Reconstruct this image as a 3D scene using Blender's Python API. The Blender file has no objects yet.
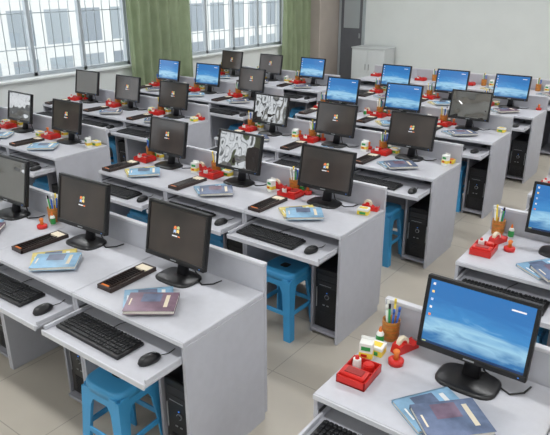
import bpy, bmesh, math, random
from mathutils import Matrix, Vector
random.seed(7)
S=bpy.context.scene
try:
    S.view_settings.view_transform='Standard'
except Exception: pass

# ---------------------------------------------------------------- materials
def srgb(r,g,b):
    f=lambda c:(c/255/12.92) if c/255<=0.04045 else ((c/255+0.055)/1.055)**2.4
    return (f(r),f(g),f(b),1)
def mat(name,col,rough=0.5,metal=0,var=0.0,scale=8,spec=0.5,bump=0.0,emis=0,alpha=None):
    m=bpy.data.materials.new(name); m.use_nodes=True
    nt=m.node_tree; b=nt.nodes['Principled BSDF']
    b.inputs['Roughness'].default_value=rough; b.inputs['Metallic'].default_value=metal
    b.inputs['Specular IOR Level'].default_value=spec
    c=srgb(*col)
    tc=nt.nodes.new('ShaderNodeTexCoord')
    n=nt.nodes.new('ShaderNodeTexNoise'); n.inputs['Scale'].default_value=scale; n.inputs['Detail'].default_value=4
    nt.links.new(tc.outputs['Object'],n.inputs['Vector'])
    r=nt.nodes.new('ShaderNodeValToRGB')
    r.color_ramp.elements[0].position=0.3; r.color_ramp.elements[1].position=0.7
    r.color_ramp.elements[0].color=(c[0]*(1-var),c[1]*(1-var),c[2]*(1-var),1)
    r.color_ramp.elements[1].color=(min(1,c[0]*(1+var)),min(1,c[1]*(1+var)),min(1,c[2]*(1+var)),1)
    nt.links.new(n.outputs['Fac'],r.inputs['Fac']); nt.links.new(r.outputs['Color'],b.inputs['Base Color'])
    if bump:
        bp=nt.nodes.new('ShaderNodeBump'); bp.inputs['Strength'].default_value=bump; bp.inputs['Distance'].default_value=0.01
        nt.links.new(n.outputs['Fac'],bp.inputs['Height']); nt.links.new(bp.outputs['Normal'],b.inputs['Normal'])
    if emis:
        b.inputs['Emission Color'].default_value=c; b.inputs['Emission Strength'].default_value=emis
    return m
M={}
M['desk']=mat('desk_laminate',(191,192,199),0.42,var=0.03,scale=30)
M['panel']=mat('desk_side_panel',(184,185,193),0.5,var=0.03,scale=20)
M['edge']=mat('desk_edge_band',(206,207,213),0.5,var=0.02)
M['inner']=mat('desk_inner_board',(152,152,160),0.6,var=0.03)
M['rail']=mat('rail_steel',(120,120,125),0.35,metal=0.8)
M['blk']=mat('black_plastic',(21,21,23),0.35,var=0.1,scale=60)
M['blk2']=mat('dark_plastic',(35,35,39),0.45,var=0.1,scale=60)
M['key']=mat('keycap_plastic',(28,29,32),0.5,var=0.05)
M['silver']=mat('silver_plastic',(165,168,172),0.3,metal=0.6)
M['led']=mat('blue_led',(70,130,220),0.4,emis=0.6)
M['stool']=mat('stool_blue_plastic',(66,154,206),0.35,var=0.05,scale=5)
M['red']=mat('red_plastic',(205,38,32),0.32,var=0.08)
M['dred']=mat('dark_red_plastic',(150,28,26),0.4,var=0.08)
M['yel']=mat('yellow_card',(236,208,70),0.5,var=0.05)
M['org']=mat('orange_plastic',(224,122,50),0.45,var=0.05)
M['grn']=mat('green_plastic',(50,150,75),0.4,var=0.05)
M['wht']=mat('white_plastic',(232,232,228),0.4,var=0.02)
M['blu']=mat('blue_plastic',(50,100,190),0.4,var=0.05)
M['wood']=mat('amber_cup',(190,128,58),0.45,var=0.25,scale=70)
M['wood2']=mat('abacus_wood',(52,38,34),0.4,var=0.25,scale=40)
M['bead']=mat('abacus_bead',(34,28,28),0.3)
M['cream']=mat('cream_label',(226,214,190),0.55,var=0.03)
M['page']=mat('book_pages',(222,218,208),0.8,var=0.04,scale=80)
M['cov1']=mat('cover_mauve',(124,102,116),0.22,var=0.35,scale=14)
M['cov2']=mat('cover_skyblue',(136,174,202),0.22,var=0.3,scale=12)
M['cov3']=mat('cover_yellow',(222,204,120),0.25,var=0.2,scale=14)
M['cov4']=mat('cover_slate',(104,114,138),0.22,var=0.35,scale=14)
M['wall']=mat('wall_paint',(218,222,221),0.8,var=0.02,scale=3,bump=0.03)
M['pillar']=mat('pillar_paint',(178,168,160),0.7,var=0.04,scale=4)
M['alu']=mat('aluminium_frame',(180,187,192),0.35,metal=0.4)
M['ceil']=mat('ceiling_tile',(238,238,236),0.85,var=0.02)
M['cab']=mat('cabinet_white',(206,210,212),0.45,var=0.02)
M['cabd']=mat('cabinet_dark',(100,102,108),0.5,var=0.05)
M['cable']=mat('cable_rubber',(24,24,26),0.5)

def curtain_mat():
    m=mat('curtain_green_cloth',(150,162,132),0.85,var=0.12,scale=6)
    nt=m.node_tree; b=nt.nodes['Principled BSDF']
    tr=nt.nodes.new('ShaderNodeBsdfTranslucent'); tr.inputs['Color'].default_value=srgb(172,188,148)
    mx=nt.nodes.new('ShaderNodeMixShader'); mx.inputs[0].default_value=0.25
    nt.links.new(b.outputs[0],mx.inputs[1]); nt.links.new(tr.outputs[0],mx.inputs[2])
    nt.links.new(mx.outputs[0],nt.nodes['Material Output'].inputs['Surface'])
    return m
M['curt']=curtain_mat()
def glass_mat():
    m=bpy.data.materials.new('window_glass'); m.use_nodes=True; nt=m.node_tree
    nt.nodes.remove(nt.nodes['Principled BSDF'])
    t=nt.nodes.new('ShaderNodeBsdfTransparent'); t.inputs['Color'].default_value=(.93,.96,.97,1)
    g=nt.nodes.new('ShaderNodeBsdfGlossy'); g.inputs['Roughness'].default_value=0.03
    mx=nt.nodes.new('ShaderNodeMixShader'); mx.inputs[0].default_value=0.06
    nt.links.new(t.outputs[0],mx.inputs[1]); nt.links.new(g.outputs[0],mx.inputs[2])
    nt.links.new(mx.outputs[0],nt.nodes['Material Output'].inputs['Surface'])
    return m
M['glass']=glass_mat()
def floor_mat():
    m=mat('floor_tile',(188,181,169),0.38,var=0.05,scale=2.5)
    nt=m.node_tree; b=nt.nodes['Principled BSDF']
    tc=nt.nodes['Texture Coordinate']; br=nt.nodes.new('ShaderNodeTexBrick')
    br.offset=0; br.inputs['Scale'].default_value=1; br.inputs['Brick Width'].default_value=0.6; br.inputs['Row Height'].default_value=0.6
    br.inputs['Mortar Size'].default_value=0.003; br.inputs['Mortar'].default_value=srgb(156,150,140)
    ramp=[n for n in nt.nodes if n.type=='VALTORGB'][0]
    nt.links.new(tc.outputs['Object'],br.inputs['Vector'])
    nt.links.new(ramp.outputs['Color'],br.inputs['Color1']); nt.links.new(ramp.outputs['Color'],br.inputs['Color2'])
    nt.links.new(br.outputs['Color'],b.inputs['Base Color'])
    return m
M['floor']=floor_mat()

def screen_mat(name,kind):
    m=bpy.data.materials.new(name); m.use_nodes=True; nt=m.node_tree; b=nt.nodes['Principled BSDF']
    L=nt.links; N=nt.nodes.new
    tc=N('ShaderNodeTexCoord'); sep=N('ShaderNodeSeparateXYZ'); L.new(tc.outputs['Object'],sep.inputs[0])
    b.inputs['Roughness'].default_value=0.12
    ramp=N('ShaderNodeValToRGB')
    if kind=='blue':
        w=N('ShaderNodeTexNoise'); w.inputs['Scale'].default_value=5; w.inputs['Detail'].default_value=5; w.inputs['Distortion'].default_value=1.2
        mp=N('ShaderNodeMapping'); mp.inputs['Scale'].default_value=(1,1,5.0); mp.inputs['Rotation'].default_value=(0,0.12,0)
        L.new(tc.outputs['Object'],mp.inputs[0]); L.new(mp.outputs[0],w.inputs[0])
        mr=N('ShaderNodeMapRange'); mr.inputs[1].default_value=0.08; mr.inputs[2].default_value=0.36
        L.new(sep.outputs[2],mr.inputs[0])
        ma=N('ShaderNodeMath'); ma.operation='MULTIPLY_ADD'; ma.inputs[1].default_value=0.45
        L.new(w.outputs['Fac'],ma.inputs[0]); L.new(mr.outputs[0],ma.inputs[2])
        e=ramp.color_ramp.elements
        e[0].position=0.15; e[0].color=srgb(28,88,150)
        e[1].position=1.0; e[1].color=srgb(40,114,182)
        x=ramp.color_ramp.elements.new(0.42); x.color=srgb(44,114,172)
        x=ramp.color_ramp.elements.new(0.60); x.color=srgb(156,204,230)
        x=ramp.color_ramp.elements.new(0.78); x.color=srgb(60,138,200)
        L.new(ma.outputs[0],ramp.inputs['Fac'])
        b.inputs['Base Color'].default_value=(0.01,0.01,0.012,1)
        L.new(ramp.outputs['Color'],b.inputs['Emission Color']); b.inputs['Emission Strength'].default_value=1.0
    else:
        n=N('ShaderNodeTexNoise'); n.inputs['Scale'].default_value=4
        L.new(tc.outputs['Object'],n.inputs[0])
        e=ramp.color_ramp.elements
        e[0].position=0.35; e[0].color=srgb(48,43,41); e[1].position=0.7; e[1].color=srgb(74,64,59)
        L.new(n.outputs['Fac'],ramp.inputs['Fac'])
        b.inputs['Base Color'].default_value=(0.02,0.02,0.02,1)
        L.new(ramp.outputs['Color'],b.inputs['Emission Color']); b.inputs['Emission Strength'].default_value=0.75
        if kind=='gloss':
            b.inputs['Emission Strength'].default_value=0.4
            b.inputs['Roughness'].default_value=0.02
            b.inputs['IOR'].default_value=3.2
            bn=N('ShaderNodeTexNoise'); bn.inputs['Scale'].default_value=9; bn.inputs['Detail'].default_value=0.5
            L.new(tc.outputs['Object'],bn.inputs[0])
            bp=N('ShaderNodeBump'); bp.inputs['Strength'].default_value=0.35; bp.inputs['Distance'].default_value=0.02
            L.new(bn.outputs['Fac'],bp.inputs['Height']); L.new(bp.outputs['Normal'],b.inputs['Normal'])
    return m
M['scr_blue']=screen_mat('screen_blue_wallpaper','blue')
M['scr_dark']=screen_mat('screen_dark_wallpaper','dark')
M['scr_gloss']=screen_mat('screen_glossy_film','gloss')
M['i_w']=mat('screen_icon_white',(205,205,210),0.4,emis=0.6)
M['i_r']=mat('screen_icon_red',(220,120,70),0.4,emis=0.5)
M['i_g']=mat('screen_icon_green',(170,180,130),0.4,emis=0.5)
M['i_b']=mat('screen_icon_blue',(160,178,208),0.4,emis=0.5)
M['i_y']=mat('screen_icon_yellow',(230,196,120),0.4,emis=0.5)
M['task']=mat('screen_taskbar',(26,50,86),0.4,emis=0.7)

# ---------------------------------------------------------------- mesh builder
class MB:
    def __init__(s): s.bm=bmesh.new(); s.mats=[]; s.smooth=False
    def mi(s,k):
        if k not in s.mats: s.mats.append(k)
        return s.mats.index(k)
    def _add(s,t,k,X=None,smooth=False):
        i=s.mi(k)
        for f in t.faces: f.material_index=i; f.smooth=smooth
        if X is not None: t.transform(X)
        me=bpy.data.meshes.new('tmp'); t.to_mesh(me); t.free()
        s.bm.from_mesh(me); bpy.data.meshes.remove(me)
    def box(s,a,b,k,bev=0,X=None,seg=1):
        t=bmesh.new(); bmesh.ops.create_cube(t,size=1)
        for v in t.verts:
            v.co=Vector([(a[j]+b[j])/2+v.co[j]*(b[j]-a[j]) for j in range(3)])
        if bev: bmesh.ops.bevel(t,geom=list(t.edges),offset=bev,segments=seg,affect='EDGES',profile=0.5)
        s._add(t,k,X)
    def cyl(s,p,r1,r2,h,k,n=20,X=None,bev=0):
        t=bmesh.new(); bmesh.ops.create_cone(t,cap_ends=True,segments=n,radius1=r1,radius2=r2,depth=h)
        if bev: 
            ed=[e for e in t.edges if abs(e.verts[0].co.z-e.verts[1].co.z)<1e-6]
            bmesh.ops.bevel(t,geom=ed,offset=bev,segments=2,affect='EDGES')
        bmesh.ops.translate(t,verts=t.verts,vec=(p[0],p[1],p[2]+h/2))
        s._add(t,k,X,smooth=False)
    def rod(s,a,b,r,k,n=8):
        a=Vector(a); b=Vector(b); d=b-a
        t=bmesh.new(); bmesh.ops.create_cone(t,cap_ends=True,segments=n,radius1=r,radius2=r,depth=d.length)
        X=Matrix.Translation((a+b)/2)@d.to_track_quat('Z','Y').to_matrix().to_4x4()
        s._add(t,k,X,smooth=True)
    def tube(s,pts,r,k,n=6):
        for i in range(len(pts)-1): s.rod(pts[i],pts[i+1],r,k,n)
    def quad(s,pts,k,X=None):
        t=bmesh.new(); t.faces.new([t.verts.new(p) for p in pts]); s._add(t,k,X)
    def loft(s,rings,k,X=None,smooth=True,caps=True):
        t=bmesh.new(); R=[[t.verts.new(p) for p in r] for r in rings]; n=len(rings[0])
        for i in range(len(R)-1):
            for j in range(n):
                t.faces.new((R[i][j],R[i][(j+1)%n],R[i+1][(j+1)%n],R[i+1][j]))
        if caps:
            t.faces.new(R[0][::-1]); t.faces.new(R[-1])
        bmesh.ops.recalc_face_normals(t,faces=t.faces)
        s._add(t,k,X,smooth)
    def mesh(s,name):
        me=bpy.data.meshes.new(name); s.bm.to_mesh(me); s.bm.free()
        for k in s.mats: me.materials.append(M[k])
        return me
def put(name,me,loc=(0,0,0),rz=0):
    o=bpy.data.objects.new(name,me); o.location=loc; o.rotation_euler=(0,0,rz)
    S.collection.objects.link(o); return o
def circ(cx,cy,z,rx,ry,n=16,e=1.0):
    out=[]
    for i in range(n):
        a=2*math.pi*i/n; c=math.cos(a); d=math.sin(a)
        out.append((cx+rx*math.copysign(abs(c)**e,c),cy+ry*math.copysign(abs(d)**e,d),z))
    return out

SW=0.74; DW=0.737; DD=0.57; DZ=0.755; PZ=0.90; TZ=0.652
# ---- desk
def mk_desk():
    b=MB()
    b.box((0,0,0.728),(DW,0.548,DZ),'desk',0.004)
    b.box((0,-0.003,0.731),(DW,0.001,DZ-0.003),'edge',0.001)
    for x in (0,DW-0.018): b.box((x,0.004,0.0),(x+0.018,0.55,0.728),'panel',0.002)
    b.box((0,0.55,0.04),(DW,0.572,PZ),'panel',0.004,seg=2)
    b.box((0,0.546,PZ-0.014),(DW,0.576,PZ+0.004),'edge',0.004,seg=2)
    b.box((0.505,0.05,0.0),(0.521,0.55,0.60),'inner',0.001)
    b.box((0.521,0.03,0.03),(DW-0.018,0.55,0.048),'inner',0.001)
    b.box((0.018,0.50,0.30),(0.505,0.515,0.60),'inner')
    b.box((0.024,-0.20,0.635),(DW-0.024,0.16,TZ),'desk',0.003)
    b.box((0.024,-0.205,0.630),(DW-0.024,-0.197,TZ+0.006),'edge',0.002)
    for x in (0.024,DW-0.036): b.box((x,-0.19,TZ),(x+0.012,0.15,TZ+0.02),'desk',0.002)
    for x in (0.0185,DW-0.0235): b.box((x,0.01,0.64),(x+0.005,0.45,0.68),'rail')
    return b.mesh('computer_desk')
# ---- monitor
def mk_monitor(kind):
    b=MB(); w,h=0.405,0.285; zc=0.235
    b.loft([circ(0,0.0,0,0.115,0.085,24,0.6),circ(0,0,0.008,0.115,0.085,24,0.6),circ(0,0,0.014,0.105,0.075,24,0.6)],'blk')
    b.loft([circ(0,0.03,0.012,0.035,0.02,12,0.7),circ(0,0.045,0.09,0.03,0.014,12,0.7),circ(0,0.05,0.22,0.028,0.012,12,0.7)],'blk2')
    X=Matrix.Translation((0,0.01,zc))@Matrix.Rotation(math.radians(-11),4,'X')
    b.box((-w/2,-0.004,-h/2),(w/2,0.016,h/2),'blk',0.004,X,2)
    b.box((-0.13,0.014,-0.09),(0.13,0.034,0.09),'blk2',0.01,X,2)
    fb=0.014; lb=0.023
    b.box((-w/2,-0.014,h/2-fb),(w/2,-0.003,h/2),'blk',0.003,X)
    b.box((-w/2,-0.014,-h/2),(w/2,-0.003,-h/2+lb),'blk',0.003,X)
    b.box((-w/2,-0.014,-h/2+lb-0.002),(-w/2+fb,-0.003,h/2-fb+0.002),'blk',0.002,X)
    b.box((w/2-fb,-0.014,-h/2+lb-0.002),(w/2,-0.003,h/2-fb+0.002),'blk',0.002,X)
    x0,x1,z0,z1=-w/2+fb,w/2-fb,-h/2+lb,h/2-fb; y=-0.007
    sk={'blue':'scr_blue','dark':'scr_dark','gloss':'scr_gloss'}[kind]
    b.quad([(x0,y,z0),(x1,y,z0),(x1,y,z1),(x0,y,z1)],sk,X)
    y-=0.0006
    def q(a,c,d,e,k,sh=0): b.quad([(a,y,c),(d,y,c+sh),(d,y,e+sh),(a,y,e)],k,X)
    if kind=='blue':
        q(x0,z0,x1,z0+0.009,'task')
        y-=0.0004
        q(x0+0.003,z0+0.002,x0+0.018,z0+0.007,'i_g')
        for i in range(5):
            q(x0+0.01,z1-0.021-i*0.03,x0+0.019,z1-0.012-i*0.03,['i_w','i_y','i_b','i_w','i_r'][i])
        q(x1-0.08,z1-0.032,x1-0.03,z1-0.026,'i_w')
    elif kind=='dark':
        cz=0.02; cx=0.0
        for (dx,dz,k) in ((-0.019,0.003,'i_r'),(0.001,0.005,'i_g'),(-0.02,-0.015,'i_b'),(0,-0.013,'i_y')):
            b.loft([[(cx+dx+0.017*u,y,cz+dz+0.004*math.sin(u*3)) for u in (0,.33,.66,1)]+[(cx+dx+0.017*u+0.002,y,cz+dz+0.015+0.004*math.sin(u*3)) for u in (1,.66,.33,0)],
                    [(cx+dx+0.017*u,y-.0002,cz+dz+0.004*math.sin(u*3)) for u in (0,.33,.66,1)]+[(cx+dx+0.017*u+0.002,y-.0002,cz+dz+0.015+0.004*math.sin(u*3)) for u in (1,.66,.33,0)]],k,X,False)
        q(-0.028,-0.012,0.008,-0.006,'i_w'); q(0.011,-0.012,0.026,-0.006,'i_r')
    b.box((-0.02,-0.0152,-h/2+0.008),(0.02,-0.0138,-h/2+0.014),'silver',0,X)
    b.box((w/2-0.03,-0.0152,-h/2+0.01),(w/2-0.024,-0.0138,-h/2+0.013),'led',0,X)
    pts=[(0,0.075,0.17),(0.01,0.09,0.08),(0.03,0.09,0.01),(0.07,0.07,0.005),(0.11,0.03,0.005),(0.15,0.01,0.005),(0.19,0.05,0.005),(0.2,0.1,0.005)]
    b.tube(pts,0.0035,'cable')
    return b.mesh('lcd_monitor_'+kind)
# ---- keyboard
def mk_keyboard():
    b=MB(); b.box((-0.22,-0.075,0.0),(0.22,0.075,0.016),'blk',0.005,None,2)
    for r in range(6):
        y=-0.058+r*0.0215+(0.005 if r==5 else 0)
        x=-0.21
        while x<0.2:
            w=0.0175
            if r==0 and -0.13<x<-0.10: w=0.115
            if abs(x-0.085)<0.006 or abs(x-0.142)<0.006: x+=0.008
            if x+w>0.213: break
            b.box((x,y,0.015),(x+w-0.0025,y+0.0165,0.0225),'key',0.002)
            x+=w+0.0012
    b.box((0.14,0.066,0.0155),(0.2,0.071,0.0175),'silver')
    b.tube([(0,0.074,0.006),(0.0,0.12,0.006),(0.03,0.2,0.006)],0.002,'cable')
    return b.mesh('keyboard')
def mk_mouse():
    b=MB(); rings=[]
    for z,sx,sy in ((0,0.028,0.05),(0.008,0.031,0.054),(0.018,0.029,0.05),(0.028,0.022,0.040),(0.034,0.011,0.022)):
        rings.append(circ(0,-0.003 if z>0.02 else 0,z,sx,sy,20,0.9))
    b.loft(rings,'blk'); b.cyl((0,0.03,0.02),0.004,0.004,0.012,'silver',10)
    b.box((-0.0008,0.0,0.03),(0.0008,0.03,0.0345),'silver')
    b.tube([(0,0.052,0.006),(0.01,0.09,0.004),(0.0,0.13,0.004)],0.002,'cable')
    return b.mesh('computer_mouse')
def mk_tower():
    b=MB(); w,d,h=0.175,0.40,0.42
    b.box((-w/2,0.015,0.008),(w/2,d,h),'blk2',0.004)
    b.box((-w/2-0.001,0,0.006),(w/2+0.001,0.02,h+0.002),'blk',0.006,None,2)
    b.box((-0.07,-0.004,h-0.07),(0.07,0.002,h-0.03),'blk2',0.002)
    b.box((-0.07,-0.004,h-0.118),(0.07,0.002,h-0.078),'blk2',0.002)
    b.box((-0.055,-0.006,h-0.108),(0.03,-0.003,h-0.105),'silver')
    b.box((-0.078,-0.005,0.15),(-0.073,0.001,h-0.13),'silver',0.001)
    b.box((0.073,-0.005,0.15),(0.078,0.001,h-0.13),'silver',0.001)
    t=Matrix.Translation((0,0,0.235))@Matrix.Rotation(math.pi/2,4,'X')
    b.cyl((0,0,0),0.016,0.016,0.006,'silver',20,t); b.cyl((0,0,0.004),0.012,0.012,0.005,'blk2',20,t)
    b.box((-0.004,-0.006,0.262),(0.004,-0.002,0.266),'led')
    for i in range(9): b.box((-0.055,-0.003,0.03+i*0.011),(0.055,0.001,0.035+i*0.011),'blk2')
    for i in range(2): b.box((-0.03+i*0.03,-0.003,0.17),(-0.015+i*0.03,0.001,0.176),'silver')
    for x in (-0.06,0.06):
        for y in (0.05,0.35): b.cyl((x,y,0),0.012,0.012,0.009,'blk2',10)
    return b.mesh('computer_tower')
def mk_stool():
    b=MB(); H=0.45
    def sq(s,z,n=None): return circ(0,0,z,s,s,24,0.45)
    b.loft([sq(0.130,H-0.045),sq(0.129,H-0.012),sq(0.124,H-0.003),sq(0.114,H)],'stool')
    b.loft([sq(0.03,H+0.0005),sq(0.028,H+0.001)],'blk2')
    for sx in (-1,1):
        for sy in (-1,1):
            def L(z,o,w,t):
                c=o
                P=[(c,c),(c-w,c),(c-w,c-t),(c-t,c-t),(c-t,c-w),(c,c-w)]
                return [(sx*p[0],sy*p[1],z) for p in P]
            b.loft([L(0,0.152,0.05,0.012),L(0.2,0.138,0.052,0.012),L(H-0.12,0.130,0.062,0.012),L(H-0.04,0.126,0.10,0.012)],'stool',smooth=False)
    for i in range(4):
        X=Matrix.Rotation(i*math.pi/2,4,'Z')
        b.box((-0.09,-0.138,0.17),(0.09,-0.128,0.20),'stool',0.002,X)
        b.box((-0.11,-0.128,H-0.085),(0.11,-0.118,H-0.03),'stool',0.002,X)
    return b.mesh('plastic_stool')
def mk_books(v):
    b=MB(); c=[('cov2','cov1'),('cov3','cov2'),('cov2','cov4'),('cov3','cov4')][v]
    def book(cx,cy,z,rz,cv,t,lab):
        X=Matrix.Translation((cx,cy,z))@Matrix.Rotation(rz,4,'Z')
        b.box((-0.082,-0.112,0.001),(0.082,0.112,t-0.001),'page',0,X)
        b.box((-0.086,-0.115,0),(0.086,0.115,0.0015),cv,0,X)
        b.box((-0.086,-0.115,t-0.0015),(0.086,0.115,t),cv,0,X)
        b.box((-0.087,-0.115,0),(-0.083,0.115,t),cv,0,X)
        b.box((-0.06,0.06,t),(0.05,0.078,t+0.0004),lab,0,X)
        b.box((-0.03,-0.1,t),(0.03,-0.093,t+0.0004),lab,0,X)
        b.box((-0.075,-0.05,t),(0.0,0.04,t+0.0003),'cov4' if cv!='cov4' else 'cov1',0,X)
        b.box((0.01,-0.05,t),(0.075,0.04,t+0.0003),cv,0,X)
    book(-0.035,-0.01,0,0.12,c[0],0.014,'wht'); book(0.045,0.015,0.014,-0.06,c[1],0.018,'cream')
    return b.mesh('booklet_stack_mesh_%d'%v)
def mk_abacus():
    b=MB(); L,W=0.30,0.10
    b.box((-W/2,-L/2,0),(W/2,L/2,0.004),'wood2')
    for x in (-W/2,W/2-0.009): b.box((x,-L/2,0),(x+0.009,L/2,0.022),'wood2',0.002)
    for y in (-L/2,L/2-0.012): b.box((-W/2,y,0),(W/2,y+0.012,0.022),'wood2',0.002)
    b.box((0.018,-L/2,0.004),(0.023,L/2,0.02),'wood2')
    b.box((-W/2+0.008,L/2-0.06,0.004),(W/2-0.008,L/2-0.012,0.021),'cream',0.002)
    b.box((-W/2+0.01,-L/2+0.012,0.004),(0.016,-L/2+0.028,0.019),'org',0.002)
    for i in range(12):
        y=-L/2+0.038+i*0.0172
        b.rod((-W/2+0.005,y,0.012),(W/2-0.005,y,0.012),0.001,'silver',5)
        for j in range(5):
            x=-W/2+0.014+j*0.0095
            X=Matrix.Translation((x,y,0.012))@Matrix.Rotation(math.pi/2,4,'Y')
            b.cyl((0,0,-0.004),0.0075,0.0075,0.008,'bead',8,X,0.002)
        X=Matrix.Translation((0.033,y,0.012))@Matrix.Rotation(math.pi/2,4,'Y')
        b.cyl((0,0,-0.004),0.0075,0.0075,0.008,'bead',8,X,0.002)
    return b.mesh('abacus')
def mk_pencup():
    b=MB(); n=20
    b.loft([circ(0,0,0,0.032,0.032,n),circ(0,0,0.004,0.034,0.034,n),circ(0,0,0.09,0.037,0.037,n),circ(0,0,0.092,0.037,0.037,n),circ(0,0,0.09,0.033,0.033,n),circ(0,0,0.008,0.030,0.030,n)],'wood')
    for z in (0.02,0.045,0.07): b.loft([circ(0,0,z,0.0365,0.0365,n),circ(0,0,z+0.004,0.0375,0.0375,n)],'org',caps=False)
    P=[(0.02,0.01,'blu'),(-0.02,0.012,'wht'),(0.0,-0.02,'grn'),(0.012,-0.012,'blu'),(-0.012,-0.016,'wht'),(0.0,0.02,'yel')]
    for i,(x,y,k) in enumerate(P):
        h=0.13+0.012*(i%3)
        b.rod((x*0.6,y*0.6,0.01),(x*1.3,y*1.3,h),0.005,k); b.rod((x*1.3,y*1.3,h),(x*1.33,y*1.33,h+0.02),0.0055,'blk' if i==2 else k)
    return b.mesh('pen_cup')
def mk_redtray():
    b=MB(); 
    b.box((-0.058,-0.075,0),(0.058,0.075,0.006),'red')
    for x in (-0.058,0.053): b.box((x,-0.075,0),(x+0.005,0.075,0.034),'red',0.001)
    for y in (-0.075,-0.002,0.07): b.box((-0.058,y,0),(0.058,y+0.005,0.034),'red',0.001)
    b.box((-0.05,-0.066,0.006),(0.05,-0.008,0.044),'red',0.005,None,2)
    b.box((-0.035,-0.055,0.044),(0.035,-0.018,0.047),'dred',0.001)
    b.cyl((-0.026,0.034,0.006),0.018,0.016,0.046,'wht',14,None,0.002); b.cyl((-0.026,0.034,0.052),0.009,0.007,0.012,'red',10)
    b.cyl((0.022,0.034,0.006),0.022,0.022,0.04,'red',16,None,0.004)
    return b.mesh('ink_pad_tray')
def mk_seal():
    b=MB()
    b.loft([circ(0,0,0,0.030,0.030,20),circ(0,0,0.018,0.031,0.031,20),circ(0,0,0.022,0.026,0.026,20)],'red')
    b.loft([circ(0,0,0.022,0.012,0.012,14),circ(0,0,0.04,0.009,0.009,14),circ(0,0,0.055,0.014,0.014,14),circ(0,0,0.062,0.009,0.009,14)],'org')
    return b.mesh('rubber_stamp')
def mk_sponge():
    b=MB()
    b.box((-0.045,-0.032,0),(0.045,0.032,0.03),'yel',0.004,None,2); b.box((-0.038,-0.025,0.03),(0.038,0.025,0.036),'org',0.003)
    b.box((-0.0455,-0.02,0.006),(-0.0445,0.02,0.024),'red'); b.box((-0.03,-0.033,0.006),(0.03,-0.0315,0.024),'red')
    return b.mesh('rubber_band_box')
def mk_carton():
    b=MB()
    b.box((-0.026,-0.02,0),(0.026,0.02,0.085),'wht',0.0015); b.box((-0.0265,-0.0205,0.02),(0.0265,0.0205,0.045),'yel',0.001)
    b.box((-0.018,-0.0208,0.055),(0.018,-0.0198,0.072),'grn'); b.box((-0.018,-0.0212,0.026),(0.006,-0.0204,0.038),'red')
    b.box((-0.026,0.019,0.085),(0.026,0.0205,0.098),'wht')
    return b.mesh('chalk_carton')
def mk_tape():
    b=MB()
    prof=[(-0.055,0),(0.06,0),(0.062,0.03),(0.05,0.03),(0.03,0.018),(0.015,0.03),(-0.02,0.045),(-0.045,0.035)]
    b.loft([[(p[0],-0.022,p[1]) for p in prof],[(p[0],0.022,p[1]) for p in prof]],'red',smooth=False)
    X=Matrix.Translation((-0.012,0,0.04))@Matrix.Rotation(math.pi/2,4,'X')
    b.cyl((0,0,-0.01),0.027,0.027,0.02,'cream',20,X,0.001); b.cyl((0,0,-0.012),0.014,0.014,0.024,'red',16,X)
    b.box((0.052,-0.012,0.03),(0.06,0.012,0.034),'silver')
    return b.mesh('tape_dispenser')
def mk_clipbox():
    b=MB()
    b.box((-0.036,-0.028,0),(0.036,0.028,0.036),'yel',0.002); b.box((-0.037,-0.029,0.026),(0.037,0.029,0.042),'wht',0.002)
    b.box((-0.02,-0.0295,0.006),(0.02,-0.028,0.022),'grn'); b.box((-0.026,-0.016,0.042),(0.026,0.016,0.0425),'yel')
    return b.mesh('paper_clip_box')
def mk_glue():
    b=MB()
    b.loft([circ(0,0,0,0.016,0.016,16),circ(0,0,0.05,0.016,0.016,16),circ(0,0,0.062,0.009,0.009,16)],'wht')
    b.loft([circ(0,0,0.008,0.0165,0.0165,16),circ(0,0,0.045,0.0165,0.0165,16)],'grn',caps=False)
    b.cyl((0,0,0.062),0.008,0.004,0.02,'org',12)
    return b.mesh('glue_bottle')
ME=dict(desk=mk_desk(),kb=mk_keyboard(),mouse=mk_mouse(),tower=mk_tower(),stool=mk_stool(),abacus=mk_abacus(),
        cup=mk_pencup(),tray=mk_redtray(),tape=mk_tape(),clip=mk_clipbox(),glue=mk_glue(),stamp=mk_seal(),band=mk_sponge(),carton=mk_carton())
MON={k:mk_monitor(k) for k in ('blue','dark','gloss')}
BK=[mk_books(i) for i in range(4)]

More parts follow.
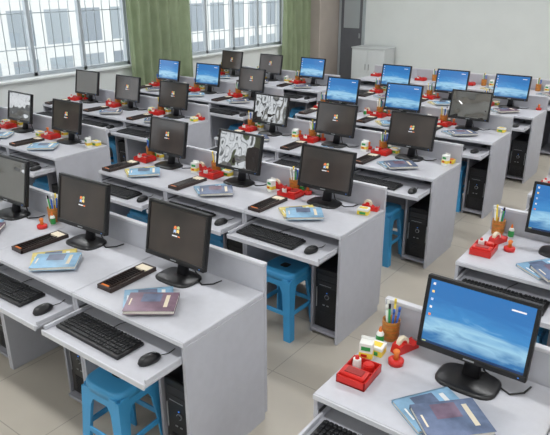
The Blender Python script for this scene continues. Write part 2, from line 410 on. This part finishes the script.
# ---------------------------------------------------------------- seats
ROW0=2.06; RP=1.36
kinds={('m',0):['dark','dark','gloss'],('m',1):['dark','gloss','dark'],('m',2):['dark','dark','gloss'],('m',3):['gloss','blue','blue'],('m',4):['blue','blue','blue'],
       ('l',0):['dark']*3,('l',1):['dark','gloss','dark'],('l',2):['dark','dark','gloss'],('l',3):['dark','blue','blue'],('l',4):['blue','dark','dark'],
       ('r',0):['blue','blue','blue'],('r',1):['blue','dark','dark'],('r',2):['dark']*3,('r',3):['dark']*3,('r',4):['dark']*3}
def seat(x0,yf,kind,idx,row,blk,i):
    R=random.Random(idx*17+3)
    put('computer_desk',ME['desk'],(x0,yf,0))
    z=DZ+0.0005
    near=(blk=='r' and row==0)
    yaw=R.uniform(-0.02,0.05)
    mx,my=0.352,0.415
    if near and i==0: mx,my,yaw=0.43,0.40,0.0
    elif blk=='r': mx=0.445
    elif row==0: mx,my=0.30,0.41
    put('lcd_monitor',MON[kind],(x0+mx+R.uniform(-.01,.01),yf+my,z),yaw)
    tz=TZ+0.0005
    put('keyboard',ME['kb'],(x0+0.275,yf-0.075,tz),R.uniform(-.03,.03))
    put('computer_mouse',ME['mouse'],(x0+0.60+R.uniform(-.02,.02),yf-0.08+R.uniform(-.03,.03),tz),R.uniform(-.2,.2))
    put('computer_tower',ME['tower'],(x0+0.62,yf+0.06,0.0485))
    if not (row==0 and blk=='m' and i>0):
        out=(blk=='m' and i==0 and row<3) 
        put('plastic_stool',ME['stool'],(x0+0.335,yf+(0.0 if out else 0.22)+R.uniform(-.03,.01),0),R.uniform(-.04,.04))
    bi=R.choice([1,2,0,3,1,2])
    if row==0: bi=1 if i==1 else 0
    if near: bi=2
    put('booklet_stack',BK[bi],(x0+(0.375 if row==0 and blk=='m' else mx)+R.uniform(-.01,.01),yf+0.15,z),-0.80+R.uniform(-.12,.12))
    if near:
        put('pen_cup',ME['cup'],(x0+0.06,yf+0.495,z))
        put('tape_dispenser',ME['tape'],(x0+0.145,yf+0.45,z),1.2)
        put('glue_bottle',ME['glue'],(x0+0.045,yf+0.43,z))
        put('paper_clip_box',ME['clip'],(x0+0.06,yf+0.365,z),0.1)
        put('rubber_stamp',ME['stamp'],(x0+0.16,yf+0.345,z))
        put('chalk_carton',ME['carton'],(x0+0.055,yf+0.295,z),0.3)
        put('ink_pad_tray',ME['tray'],(x0+0.085,yf+0.185,z),0.05)
        return
    lone=(blk=='m' and row==0)
    if blk!='r': put('abacus',ME['abacus'],(x0+(0.105 if lone else 0.075),yf+(0.25 if lone else 0.165),z),R.uniform(-.04,.04))
    if lone: return
    if blk=='r':
        put('pen_cup',ME['cup'],(x0+0.06,yf+0.50,z),R.random()*6)
        put('tape_dispenser',ME['tape'],(x0+0.1,yf+0.37,z),1.2)
        put('glue_bottle',ME['glue'],(x0+0.14,yf+0.49,z))
        put('ink_pad_tray',ME['tray'],(x0+0.08,yf+0.2,z),0.05)
        put('rubber_stamp',ME['stamp'],(x0+0.19,yf+0.3,z))
    else:
        put('pen_cup',ME['cup'],(x0+0.05,yf+0.508,z),R.random()*6)
        put('glue_bottle',ME['glue'],(x0+0.106,yf+0.524,z))
        k=R.choice([('rubber_stamp','stamp'),('paper_clip_box','clip'),('chalk_carton','carton'),('chalk_carton','carton')])
        put(k[0],ME[k[1]],(x0+0.163,yf+0.51,z))
        put('ink_pad_tray',ME['tray'],(x0+0.085,yf+0.41,z),1.57)
        k=R.choice([('rubber_band_box','band'),('paper_clip_box','clip'),('rubber_stamp','stamp'),('tape_dispenser','tape')])
        put(k[0],ME[k[1]],(x0+0.66,yf+0.49,z),R.uniform(-.2,.2))
        if R.random()>.4: 
            k=R.choice([('glue_bottle','glue'),('paper_clip_box','clip'),('chalk_carton','carton')])
            put(k[0],ME[k[1]],(x0+0.665,yf+0.40,z),R.uniform(-.4,.4))
idx=0
for row in range(5):
    yf=ROW0-0.572+RP*row
    dx=0.055 if row==0 else 0
    for i in range(3):
        seat(-1.63+dx-SW*(i+1),yf,kinds[('m',row)][i],idx,row,'m',i); idx+=1
    for i in range(3):
        seat(-4.42-SW*(i+1),yf,kinds[('l',row)][i],idx,row,'l',i); idx+=1
    for i in range(3):
        seat(-0.97+SW*i,yf+(0.05 if row==0 else 0.08),kinds[('r',row)][i],idx,row,'r',i); idx+=1
put('glue_bottle',ME['glue'],(-3.14,1.95,DZ+.0005)); put('pen_cup',ME['cup'],(-3.19,1.995,DZ+.0005)); put('rubber_stamp',ME['stamp'],(-3.15,1.88,DZ+.0005))
# spare desks behind the last row
for i in range(4):
    x0=-1.63-SW*(i+1); yf=ROW0-0.572+RP*5
    put('computer_desk',ME['desk'],(x0,yf,0))
    put('ink_pad_tray',ME['tray'],(x0+.12,yf+.4,DZ+.0005),1.57); put('pen_cup',ME['cup'],(x0+.3,yf+.48,DZ+.0005))
    put('chalk_carton',ME['carton'],(x0+.42,yf+.45,DZ+.0005)); put('booklet_stack',BK[i],(x0+.52,yf+.22,DZ+.0005),-.6)

# ---------------------------------------------------------------- room shell
XL,XR,YB,YF,H=-7.4,3.2,-4.0,11.9,3.2
b=MB(); b.box((XL-.24,YB-.2,-0.1),(XR+.2,YF+.2,0),'floor'); put('floor',b.mesh('floor'))
b=MB(); b.box((XL-.24,YB-.2,H),(XR+.2,YF+.2,H+0.1),'ceil'); put('ceiling',b.mesh('ceiling'))
b=MB(); b.box((XR,YB,0),(XR+.2,YF,H),'wall'); put('wall_right',b.mesh('wall_right'))
b=MB(); b.box((XL-.24,YB-.2,0),(XR+.2,YB,H),'wall'); put('wall_front',b.mesh('wall_front'))
b=MB(); b.box((XL-.24,YF,0),(XR+.2,YF+.2,H),'wall'); put('wall_back',b.mesh('wall_back'))
wins=[(-3.3,-1.3),(-1.0,0.6),(1.6,3.2),(3.9,6.35),(7.35,10.3)]
SZ,TZW=0.92,2.75
b=MB(); b.box((XL-.24,YB,0),(XL,YF,SZ),'wall'); b.box((XL-.24,YB,TZW),(XL,YF,H),'wall')
e=YB
for (a,c) in wins: b.box((XL-.24,e,SZ),(XL,a,TZW),'wall'); e=c
b.box((XL-.24,e,SZ),(XL,YF,TZW),'wall'); put('wall_left',b.mesh('wall_left'))
for k,(a,c) in enumerate(wins):
    b=MB(); x0,x1=XL-.16,XL-.10
    b.box((XL-.2,a,SZ),(XL+.05,c,SZ+.03),'wall',0.004)
    b.box((x0,a,SZ+.03),(x1,c,SZ+.08),'alu'); b.box((x0,a,TZW-.05),(x1,c,TZW),'alu'); b.box((x0,a,2.1),(x1,c,2.15),'alu')
    n=max(2,round((c-a)/0.75))
    for i in range(n+1):
        y=a+(c-a-0.05)*i/n; b.box((x0,y,SZ+.03),(x1,y+.05,TZW),'alu')
    m=int((c-a)/0.14)
    for i in range(m):
        y=a+(c-a)*(i+.5)/m; b.rod((XL-.2,y,SZ+.03),(XL-.2,y,TZW),0.006,'alu',5)
    for z in (1.3,1.75): b.rod((XL-.2,a,z),(XL-.2,c,z),0.007,'alu',5)
    b.quad([(XL-.13,a,SZ+.05),(XL-.13,c,SZ+.05),(XL-.13,c,TZW),(XL-.13,a,TZW)],'glass')
    put('window_%d'%(k+1),b.mesh('window_%d'%(k+1)))
def curtain(y0,y1,z0=0.35,z1=2.9):
    n=int((y1-y0)*70); t=bmesh.new(); zs=[z0,z0+.3,1.0,1.7,2.4,z1]; g=[]
    ph=random.random()*6
    for j,z in enumerate(zs):
        row=[]
        for i in range(n+1):
            y=y0+(y1-y0)*i/n
            a=0.05*math.sin(y*2*math.pi/0.19+ph+0.25*math.sin(z*1.7+y)+1.2*math.sin(y*3.1))*(1-0.25*j/5)+0.012*math.sin(y*23+z*2)
            row.append(t.verts.new((XL+0.14+a,y+0.01*math.sin(z*3+y*9),z)))
        g.append(row)
    for j in range(len(zs)-1):
        for i in range(n):
            f=t.faces.new((g[j][i],g[j][i+1],g[j+1][i+1],g[j+1][i])); f.smooth=True
    me=bpy.data.meshes.new('curtain'); t.to_mesh(me); t.free(); me.materials.append(M['curt']); 
    put('curtain',me)
for a,c in ((-3.95,-2.9),(0.65,1.7),(6.15,7.5),(10.05,11.0)): curtain(a,c)
b=MB(); b.rod((XL+.14,YB+.05,2.94),(XL+.14,11.05,2.94),0.015,'alu',10)
for y in (-3.5,-1.1,1.1,3.6,6.8,10.6): b.rod((XL,y,2.94),(XL+.14,y,2.94),0.008,'alu',6)
put('curtain_rod',b.mesh('curtain_rod'))
b=MB(); b.box((XL+.002,11.12,0),(XL+.3,YF-.002,H),'pillar',0.01); put('pillar',b.mesh('pillar'))
b=MB(); b.box((XL+1.0,YF-.012,0),(XR-.02,YF-.001,.1),'cabd'); put('baseboard_back',b.mesh('bb'))
b=MB(); b.box((XR-.012,YB+.02,0),(XR-.001,YF-.02,.1),'cabd'); put('baseboard_right',b.mesh('bb2'))
b=MB(); D0=XL+.32; D1=D0+.62
b.box((D0,YF-.05,0),(D0+.05,YF-.003,2.15),'alu'); b.box((D1-.05,YF-.05,0),(D1,YF-.003,2.15),'alu'); b.box((D0,YF-.05,2.1),(D1,YF-.003,2.18),'alu')
b.box((D0+.05,YF-.035,0),(D1-.05,YF-.005,2.1),'cabd',0.003); b.box((D0+.12,YF-.045,1.2),(D1-.12,YF-.03,1.95),'alu',.003); b.cyl((D1-.1,YF-.06,1.0),.02,.02,.1,'silver',12)
put('door_1',b.mesh('door_1'))
def cabinet(x,w,h,name='storage_cabinet'):
    b=MB(); b.box((0,0,.05),(w,.45,h),'cab',0.004); b.box((0.02,0.03,0),(w-.02,.43,.05),'cabd')
    for i in range(2):
        b.box((.01+i*w/2,-.012,.07),(w/2-.01+i*w/2,0.002,h-.03),'cab',0.003)
        b.box((w/2-.05+i*.08,-.03,h*.5),(w/2-.035+i*.08,-.012,h*.5+.12),'silver',0.002)
    b.box((-.01,-.02,h),(w+.01,.46,h+.02),'cab',0.002)
    put(name,b.mesh(name),(x,YF-.53,0))
cabinet(-6.45,.75,.85)

# exterior
def ext_mat():
    m=bpy.data.materials.new('facade'); m.use_nodes=True; nt=m.node_tree; bb=nt.nodes['Principled BSDF']
    tc=nt.nodes.new('ShaderNodeTexCoord')
    br=nt.nodes.new('ShaderNodeTexBrick'); br.offset=0; br.inputs['Scale'].default_value=1; br.inputs['Brick Width'].default_value=1.3; br.inputs['Row Height'].default_value=1.5
    br.inputs['Mortar Size'].default_value=.22; br.inputs['Color1'].default_value=srgb(112,120,128); br.inputs['Color2'].default_value=srgb(140,148,152); br.inputs['Mortar'].default_value=srgb(192,193,190)
    sx=nt.nodes.new('ShaderNodeSeparateXYZ'); cx=nt.nodes.new('ShaderNodeCombineXYZ')
    nt.links.new(tc.outputs['Object'],sx.inputs[0]); nt.links.new(sx.outputs[1],cx.inputs[0]); nt.links.new(sx.outputs[2],cx.inputs[1])
    nt.links.new(cx.outputs[0],br.inputs['Vector']); nt.links.new(br.outputs['Color'],bb.inputs['Base Color'])
    return m
M['fac']=ext_mat(); M['ground']=mat('outside_ground',(140,142,134),.9,var=.1)
b=MB(); b.box((-22,2,-6),(-18,34,9),'fac'); b.box((-22.3,1.7,9),(-17.7,34.3,9.4),'wall')
put('neighbour_building',b.mesh('nb'))
b=MB(); b.box((-60,-40,-6.2),(XL-.6,60,-6),'ground'); put('ground',b.mesh('ground'))

# ---------------------------------------------------------------- lights
M['tube']=mat('lamp_diffuser',(250,253,255),.5,emis=3)
b=MB(); b.box((-.62,-.16,0),(.62,.16,.05),'cab',.004); b.box((-.58,-.12,-.006),(.58,.12,.002),'tube'); lm=b.mesh('ceiling_lamp')
for x in (-5.6,-2.9,-0.2,2.2):
    for y in (-2.2,.8,3.8,6.8,9.8):
        put('ceiling_lamp',lm,(x,y,H-.051))
        l=bpy.data.lights.new('lamp_light','AREA'); l.shape='RECTANGLE'; l.size=1.1; l.size_y=.22; l.energy=24.5; l.color=(.98,.99,1)
        o=bpy.data.objects.new('lamp_light',l); o.location=(x,y,H-.07); S.collection.objects.link(o)
w=bpy.data.worlds.new('sky'); S.world=w; w.use_nodes=True; nt=w.node_tree; bg=nt.nodes['Background']
sk=nt.nodes.new('ShaderNodeTexSky'); sk.sky_type='HOSEK_WILKIE'; sk.turbidity=8; sk.sun_direction=(0.5,-0.3,0.8)
mx=nt.nodes.new('ShaderNodeMixRGB'); mx.inputs[0].default_value=.8; mx.inputs[2].default_value=(1,1.02,1.05,1)
nt.links.new(sk.outputs[0],mx.inputs[1]); nt.links.new(mx.outputs[0],bg.inputs['Color']); bg.inputs['Strength'].default_value=3.0

# ---------------------------------------------------------------- camera
c=bpy.data.cameras.new('camera'); c.sensor_width=36; c.lens=605/550*36
co=bpy.data.objects.new('camera',c); co.location=(0,0,2.15); co.rotation_euler=(math.radians(68.6),0,math.radians(36.6))
S.collection.objects.link(co); S.camera=co; c.clip_start=.05
